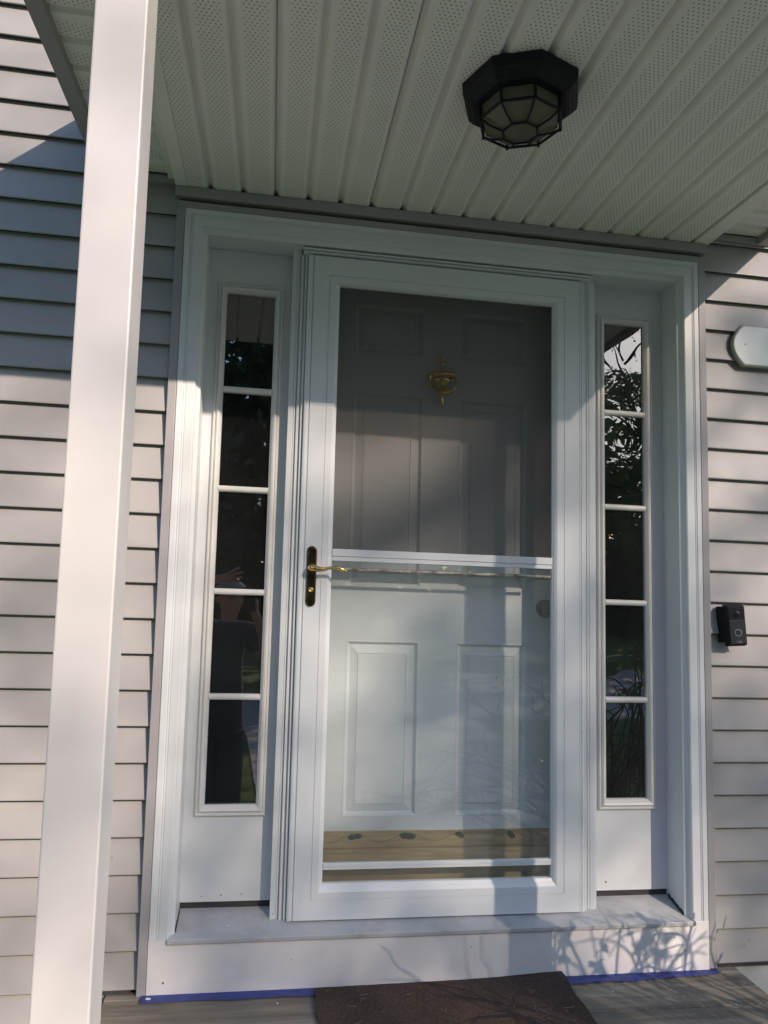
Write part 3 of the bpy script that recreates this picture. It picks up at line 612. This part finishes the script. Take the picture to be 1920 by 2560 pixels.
# ================================================================ TREES AND SHRUBS (in front of the house; seen only in the glass, and shading the wall)
rng = np.random.default_rng(11)
def leaf_mat(name, c1, c2):
    M = N(name); g = M.n('ShaderNodeObjectInfo'); a = M.noise(.9, (1, 1, 1), 3); b_ = M.noise(9, (1, 1, 1), 1)
    col = M.mix(b_, M.ramp(a, [(.35, c1), (.65, c2)]), g3(.7, c1))
    p = M.n('ShaderNodeBsdfDiffuse'); M.l(col, p.inputs[0]); t = M.n('ShaderNodeBsdfTranslucent'); M.l(col, t.inputs[0]); mx = M.n('ShaderNodeMixShader'); mx.inputs[0].default_value = .35
    gl = M.n('ShaderNodeBsdfGlossy'); gl.inputs['Roughness'].default_value = .35; m2 = M.n('ShaderNodeMixShader'); m2.inputs[0].default_value = .05
    M.l(p.outputs[0], mx.inputs[1]); M.l(t.outputs[0], mx.inputs[2]); M.l(mx.outputs[0], m2.inputs[1]); M.l(gl.outputs[0], m2.inputs[2]); M.l(m2.outputs[0], M.out.inputs[0]); return M.m
leaf1 = leaf_mat('leaf_green', (.040, .085, .018), (.10, .17, .035)); leaf2 = leaf_mat('needle_green', (.018, .040, .014), (.045, .075, .024))
bark = N('bark'); bark.pbr(bark.ramp(bark.noise(12, (1, 1, .2), 5), [(.3, (.035, .028, .022)), (.7, (.10, .085, .07))]), .9, bump=bark.noise(20, (1, 1, .2)), bs=1, bd=.02); bark = bark.m
SX, SZ = .60, .56
def bump2(x, z, cx, cz, rx, rz): return math.exp(-((x - cx) / rx) ** 2 - ((z - cz) / rz) ** 2)
def openness(x, z):
    """how much sun the crown lets through towards the wall point (x, z)"""
    if z < -.35: return .93
    o = .37
    if x < 0.0: o = .86
    if x < -.42: o = .68
    if x > 1.6: o = .33
    if x > 3.2 or x < -1.6: o = .7
    o = max(o, .96 * bump2(x, z, .15, 1.62, .60, .24), .97 * bump2(x, z, -.3, 1.6, .35, .35))
    o = max(o, .95 * bump2(x, z, 1.45, .03, .42, .26), .9 * bump2(x, z, 1.93, 2.25, .2, .16), .62 * bump2(x, z, .68, .8, .3, .5))
    o *= 1 - .55 * bump2(x, z, -.33, 1.15, .12, .16)
    o *= 1 - .50 * bump2(x, z, .25, .25, .25, .22)
    o = max(o, .85 * bump2(x, z, .78, 1.66, .30, .13)) * (1 - .60 * bump2(x, z, 1.15, .95, .34, .75))
    return min(o, .98)
def crown_points(c, r, n, clumps, cr, seed, zmin=None):
    g = np.random.default_rng(seed); cc = []
    while len(cc) < clumps:
        p = g.uniform(-1, 1, 3); q = np.linalg.norm(p)
        if q < 1 and q > .15: cc.append(p * np.array(r) * (.72 + .28 * g.random()) + np.array(c))
    cc = np.array(cc); idx = g.integers(0, clumps, n); return cc, cc[idx] + g.normal(0, 1, (n, 3)) * np.array([cr, cr, cr * .6]) * g.uniform(.5, 1.0, (n, 1)), g
def leaves(P, size, g, asp=.55):
    n = len(P); a = g.normal(0, 1, (n, 3)); a /= np.linalg.norm(a, axis=1)[:, None]; b = np.cross(a, g.normal(0, 1, (n, 3))); b /= np.linalg.norm(b, axis=1)[:, None]
    s_ = g.uniform(.6, 1.2, (n, 1)) * size; V = np.stack([P - a * s_, P + b * s_ * asp, P + a * s_, P - b * s_ * asp], 1).reshape(-1, 3)
    me = bpy.data.meshes.new('crown'); me.vertices.add(4 * n); me.vertices.foreach_set('co', V.ravel()); me.loops.add(4 * n); me.loops.foreach_set('vertex_index', np.arange(4 * n)); me.polygons.add(n); me.polygons.foreach_set('loop_start', np.arange(n) * 4); me.polygons.foreach_set('loop_total', np.full(n, 4)); me.update(calc_edges=True); return me
def carve(P, g, od, base_keep=1.0):
    k = np.ones(len(P), bool)
    for i, (x, y_, z) in enumerate(P):
        d = -y_; xw, zw = x - SX * d, z - SZ * d
        k[i] = g.random() < min(1, -math.log(max(openness(xw, zw), .02)) / od)
    return P[k]
def tree(name, base, c, r, n, clumps, cr, seed, size, label, lm, trunk_r=.16, od=None, carve_zero=True, group='trees across the yard'):
    t = thing(name, base, label, 'tree', group)
    cc, P, g = crown_points(c, r, n, clumps, cr, seed)
    if od is not None: P = carve(P, g, od)
    elif carve_zero:
        d = -P[:, 1]; xw = P[:, 0] - SX * d; zw = P[:, 2] - SZ * d
        P = P[~((xw > -1.6) & (xw < 3.4) & (zw > -1.2) & (zw < 3.6))]
    me = leaves(P - np.array(base), size, g); me.materials.append(lm); o = bpy.data.objects.new('crown', me); COL.objects.link(o); o.parent = t
    b = MB(); top = Vector(c) + Vector((5.0 if od is not None else 0, 0, r[2] * .5)); B = Vector(base); k = 7
    pts = [B.lerp(top, i / k) + Vector((math.sin(i * 1.3 + seed) * .12, math.cos(i + seed) * .1, 0)) * (i > 0) for i in range(k + 1)]
    b.tube(pts, [trunk_r * (1 - .85 * i / k) for i in range(k + 1)], 8)
    for j in range(0, min(len(cc), 26)):
        q = Vector(cc[j])
        if od is not None and q.x < 18.0: continue
        d0 = min(max((q.z - .8 - B.z) / (top.z - B.z), .2), .95); s0 = B.lerp(top, d0); mid = s0.lerp(q, .5) + Vector((0, 0, .25)); b.tube([s0, mid, q], [trunk_r * .28, trunk_r * .16, trunk_r * .05], 5)
    b.build('trunk', bark, t, do_lean=False); return t
G = -.56
tree('oak_tree', (19.5, -22.5, G), (14.4, -22.0, 13.2), (5.6, 3.0, 5.4), 62000, 1100, .9, 3, .10, 'broad leafy tree at the right across the yard, mirrored in the right sidelight', leaf1, .24, od=5.8)
tree('pine_tree', (-1.3, -11.5, G), (-1.2, -11.5, 3.6), (2.2, 1.6, 3.9), 9000, 60, .45, 5, .12, 'dark evergreen straight across the yard, mirrored in the left sidelight', leaf2, .17)
tree('pine_tree', (1.2, -13.5, G), (1.1, -13.5, 4.0), (2.1, 1.6, 4.4), 8000, 60, .45, 6, .12, 'dark evergreen behind and right of the nearest evergreen', leaf2, .17)
tree('pine_tree', (-4.6, -13.0, G), (-4.6, -13.0, 4.4), (2.6, 2.0, 4.8), 8000, 60, .5, 8, .13, 'tall evergreen at the left end of the tree line', leaf2, .2)
tree('maple_tree', (5.2, -17.0, G), (5.2, -17, 3.7), (3.0, 2.0, 3.6), 8000, 60, .5, 9, .13, 'mid green leafy tree between the evergreens and the oak', leaf1, .18)
tree('maple_tree', (13.2, -19.0, G), (12.6, -19, 5.0), (4.2, 2.0, 3.4), 6500, 55, .55, 12, .14, 'loose leafy tree standing behind the oak', leaf1, .2)
tree('maple_tree', (9.6, -12.6, G), (7.8, -12.8, 5.5), (2.8, 1.2, 2.7), 8000, 90, .42, 15, .075, 'slender young tree in front of the oak with airy branches', leaf1, .10)
# far woods as one mass
g = np.random.default_rng(21); n = 44000
X = g.uniform(-40, 46, n); Y_ = g.uniform(-32, -24, n); hgt = np.where((X < 8) | (X > 21), 12.5, 4.2) + 1.6 * np.sin(X * .55) + 1.2 * np.sin(X * 1.7 + 2)
Z_ = G + g.random(n) ** 1.25 * hgt; P = np.stack([X, Y_, Z_], 1); me = leaves(P, .34, g, .7); me.materials.append(leaf2); o = bpy.data.objects.new('woodland', me); COL.objects.link(o); tag(o, 'dark woodland far across the yard', 'woods', kind='stuff')
# shrub right of the deck whose twigs shade the sill board
def in_view(p, mg=.06):
    d = Vector(p) - Vector((CX, CY, CZ)); X = d.x * CM[0][0] + d.y * CM[1][0] + d.z * CM[2][0]; Yv = d.x * CM[0][1] + d.y * CM[1][1] + d.z * CM[2][1]; Zv = d.x * CM[0][2] + d.y * CM[1][2] + d.z * CM[2][2]
    return Zv > 0 and abs(X / Zv) < .524 + mg and abs(Yv / Zv) < .698 + mg
sh = thing('shrub', (1.99, -1.15, G), 'leafy shrub with curling bare twigs beside the deck at the right', 'shrub')
b = MB(); tips = []
g = random.Random(5)
for s_ in range(58):
    a = g.uniform(0, 6.28); p = Vector((1.99 + .18 * math.cos(a), -1.15 + .12 * math.sin(a), G)); d = Vector((g.uniform(-.22, .38), g.uniform(-.12, .16), 1)).normalized(); pts = [p.copy()]; L_ = g.uniform(1.15, 1.6)
    curl = Vector((g.uniform(-1, 1), g.uniform(-.6, .6), g.uniform(-.5, .0)))
    for k in range(14):
        p = p + d * L_ / 14
        if in_view(p) or p.z > .56 * -p.y + .17 or p.x + .6 * p.y > 1.82 + .3 * (p.z < 0): break
        d = (d + curl * .13 + Vector((g.uniform(-.25, .25), g.uniform(-.15, .15), -.06 * k / 12))).normalized(); pts.append(p.copy())
        if k > 6 and g.random() < .75:
            q = p.copy(); e = (d + Vector((g.uniform(-1.4, 1.4), g.uniform(-.8, .8), g.uniform(-.6, .7)))).normalized(); tw = [q.copy()]
            for _ in range(7):
                q = q + e * .04
                if in_view(q) or q.z > .56 * -q.y + .19 or q.x + .6 * q.y > 1.80 + .3 * (q.z < 0): break
                e = (e + Vector((g.uniform(-.55, .55), g.uniform(-.4, .4), g.uniform(-.5, .35)))).normalized(); tw.append(q.copy())
            if len(tw) > 2: b.tube(tw, [.0042 - .003 * i / len(tw) for i in range(len(tw))], 5); tips.append(tw[-1])
    if len(pts) > 2: b.tube(pts, [.0085 - .0055 * i / len(pts) for i in range(len(pts))], 6)
for s_ in range(27):                                                         # long curling twigs leaning over the deck side
    dd = g.uniform(.75, 1.35); T = Vector((g.uniform(1.14, 1.64) + SX * dd, -dd, g.uniform(-.06, .11) + SZ * dd))
    if in_view(T): continue
    B0 = Vector((1.99 + g.uniform(-.15, .2), -1.15 + g.uniform(-.1, .1), G)); M0 = B0.lerp(T, .6) + Vector((g.uniform(-.15, .25), g.uniform(-.1, .1), g.uniform(.0, .15)))
    pts = []
    for k in range(13):
        t = k / 12; pts.append(B0 * (1 - t) ** 2 + M0 * 2 * t * (1 - t) + T * t * t + Vector((g.uniform(-.008, .008), 0, g.uniform(-.008, .008))))
    e = (pts[-1] - pts[-2]).normalized(); q = pts[-1].copy(); cv = Vector((g.uniform(-1, 1), 0, g.uniform(-1, 1))) * .45
    for k in range(9):
        q = q + e * .03
        if in_view(q) or q.z > .56 * -q.y + .18 or q.x + .6 * q.y > 1.69: break
        e = (e + cv + Vector((g.uniform(-.25, .25), g.uniform(-.2, .2), g.uniform(-.25, .25)))).normalized(); pts.append(q.copy())
    b.tube(pts, [.0062 - .0045 * i / len(pts) for i in range(len(pts))], 6); tips += [pts[-1], pts[-5]]
b.build('branch', bark, sh, do_lean=False)
lf = []
gn = np.random.default_rng(4)
for t_ in tips:
    if t_.x + SX * t_.y > 1.62 or t_.z + SZ * t_.y > .13: continue
    if gn.random() < .32 and not in_view(t_, .1): lf += [(t_.x + gn.normal(0, .022), t_.y + gn.normal(0, .022), t_.z + gn.normal(0, .022)) for _ in range(7)]
me = leaves(np.array(lf) - np.array([1.99, -1.15, G]), .024, gn, .5); me.materials.append(leaf1); o = bpy.data.objects.new('foliage', me); COL.objects.link(o); o.parent = sh

# ================================================================ PHOTOGRAPHER (seen mirrored in the left sidelight)
pe = thing("person", (.175, -2.62, G), 'person in a dark shirt and pale cap raising a hand above a phone', 'person')
skin = N('skin'); skin.pbr(skin.ramp(skin.noise(30), [(.3, (.52, .26, .20)), (.7, (.62, .33, .26))]), .5); skin = skin.m
cloth = N('shirt_cloth'); cloth.pbr(cloth.ramp(cloth.noise(60), [(.3, (.030, .035, .055)), (.7, (.05, .055, .08))]), .9); cloth = cloth.m
capm = N('cap_cloth'); capm.pbr((.34, .36, .42), .9); capm = capm.m
pants = N('trouser_cloth'); pants.pbr((.055, .06, .085), .9); pants = pants.m
def skinned(name, joints, edges, mat, parent, root=0, sub=2):
    me = bpy.data.meshes.new(name); off = wpos(parent)
    joints = [(j[0] + .045 * min(1, max(0, (-2.25 - j[1]) / .25)),) + tuple(j[1:]) for j in joints]
    me.from_pydata([tuple(Vector(j[:3]) - off) for j in joints], edges, []); o = bpy.data.objects.new(name, me); COL.objects.link(o); o.parent = parent
    bm = bmesh.new(); bm.from_mesh(me); sk_ = bm.verts.layers.skin.verify(); bm.verts.ensure_lookup_table()
    for i, j in enumerate(joints): r = j[3]; bm.verts[i][sk_].radius = (r, j[4] if len(j) > 4 else r); bm.verts[i][sk_].use_root = (i == root)
    bm.to_mesh(me); bm.free(); md = o.modifiers.new('skin', 'SKIN'); md.use_smooth_shade = True; sb = o.modifiers.new('sub', 'SUBSURF'); sb.levels = sub; sb.render_levels = sub
    me.materials.append(mat); return o
hx_, hy_ = .165, -2.56
J = [(.13, -2.63, .40, .09, .07), (.13, -2.63, .56, .11, .085), (.135, -2.62, .74, .15, .10), (.145, -2.61, .86, .10, .075), (.155, -2.60, .92, .052), (.16, -2.58, .975, .05), (.165, -2.555, 1.02, .062), (.165, -2.545, 1.075, .078), (.165, -2.55, 1.13, .080), (.165, -2.565, 1.175, .05)]
E_ = [(i, i + 1) for i in range(9)]
def chain(start, pts):
    k = start
    for p in pts: J.append(p); E_.append((k, len(J) - 1)); k = len(J) - 1
    return k
r_ = chain(3, [(.32, -2.60, .87, .055), (.42, -2.53, .72, .042), (.40, -2.40, .85, .036), (.355, -2.285, .995, .025)])
pl = chain(r_, [(.345, -2.262, 1.035, .026)])
for dx, dz, c_ in ((.03, .028, .012), (.022, .045, .016), (.01, .055, .02), (-.004, .056, .02)): chain(pl, [(.345 + dx, -2.245, 1.035 + dz, .009), (.345 + dx - c_, -2.232, 1.045 + dz, .008), (.345 + dx - c_ * 2, -2.224, 1.046 + dz, .007)])
chain(r_, [(.325, -2.262, 1.02, .010), (.300, -2.245, 1.045, .009), (.285, -2.236, 1.065, .008)])
l_ = chain(3, [(-.03, -2.60, .875, .055), (-.16, -2.52, .93, .042), (-.06, -2.40, 1.10, .036), (.09, -2.30, 1.205, .025)])
pl = chain(l_, [(.145, -2.275, 1.225, .026)])
for k, (a, c_) in enumerate(((.55, .085), (.30, .095), (.12, .09), (-.08, .075))):
    chain(pl, [(.178, -2.262 - .002 * k, 1.243 - .014 * k, .009), (.178 + .5 * c_ * math.cos(a), -2.256, 1.243 - .014 * k + .5 * c_ * math.sin(a), .008), (.178 + c_ * math.cos(a), -2.252, 1.243 - .014 * k + c_ * math.sin(a) * .9, .007)])
chain(l_, [(.12, -2.27, 1.195, .010), (.155, -2.25, 1.180, .009), (.180, -2.245, 1.175, .008)])
for s_ in (-1, 1): chain(0, [(.13 + .09 * s_, -2.62, .28, .05), (.13 + .11 * s_, -2.60, -.08, .045), (.13 + .11 * s_, -2.63, -.46, .040), (.13 + .12 * s_, -2.56, -.515, .038), (.13 + .13 * s_, -2.48, -.525, .03)])
body = skinned('body', J, E_, skin, pe)
b = MB(); b.tube([(.21, -2.470, 1.10), (.21, -2.458, 1.078), (.21, -2.470, 1.066)], [.006, .012, .009], 8); b.build('nose', skin, pe, do_lean=False)
for s_ in (-1, 1): b = MB(); b.tube([(.21 + .078 * s_, -2.555, 1.10), (.21 + .086 * s_, -2.56, 1.085), (.21 + .078 * s_, -2.555, 1.065)], [.008, .012, .008], 8); b.build('ear', skin, pe, do_lean=False)
sj = [(.13, -2.63, .06, .17, .125), (.13, -2.63, .24, .175, .13), (.13, -2.63, .50, .165, .125), (.135, -2.62, .74, .17, .125), (.145, -2.61, .87, .12, .095), (.33, -2.60, .875, .075), (.405, -2.545, .755, .07), (-.04, -2.60, .88, .075), (-.14, -2.535, .92, .07)]
skinned('shirt', sj, [(0, 1), (1, 2), (2, 3), (3, 4), (4, 5), (5, 6), (4, 7), (7, 8)], cloth, pe)
tj = [(.13, -2.63, .36, .17, .13), (.055, -2.62, .20, .115), (.05, -2.60, -.08, .105), (.045, -2.63, -.44, .095), (.205, -2.62, .20, .115), (.21, -2.60, -.08, .105), (.215, -2.63, -.44, .095)]
skinned('trousers', tj, [(0, 1), (1, 2), (2, 3), (0, 4), (4, 5), (5, 6)], pants, pe)
b = MB(); b.lathe((.21, -2.555, 1.115), [(.098, 0), (.100, .02), (.090, .06), (.06, .088), (.02, .098), (.001, .099)], 'z', 20)
b.add([(.21 + .095 * math.cos(a), -2.50 + .12 * math.sin(a), 1.123 - .01 * math.sin(a)) for a in [math.pi * i / 12 for i in range(13)]] + [(.21 + .095 * math.cos(a), -2.50 + .12 * math.sin(a), 1.118 - .01 * math.sin(a)) for a in [math.pi * i / 12 for i in range(13)]], [tuple(range(13)), tuple(range(25, 12, -1))] + [(i, i + 13, i + 14, i + 1) for i in range(12)])
b.build('cap', capm, pe, do_lean=False)
fw = Vector((CM[0][2], CM[1][2], CM[2][2])); dn = Vector((CM[0][1], CM[1][1], CM[2][1])); rt = Vector((CM[0][0], CM[1][0], CM[2][0])); cc_ = Vector((CX, CY, CZ)) - fw * .016 + dn * .055 + rt * .018
b = MB(); vs = [cc_ + rt * x + dn * y_ + fw * z for z in (-.004, .004) for y_ in (-.078, .078) for x in (-.037, .037)]
b.add([tuple(v) for v in vs], [(0, 2, 3, 1), (4, 5, 7, 6), (0, 1, 5, 4), (2, 6, 7, 3), (0, 4, 6, 2), (1, 3, 7, 5)]); b.org = tuple(cc_)
tag(b.build('phone', black, None, do_lean=False, bevel=.002), 'black phone held upright in front of the person in the cap', 'phone')
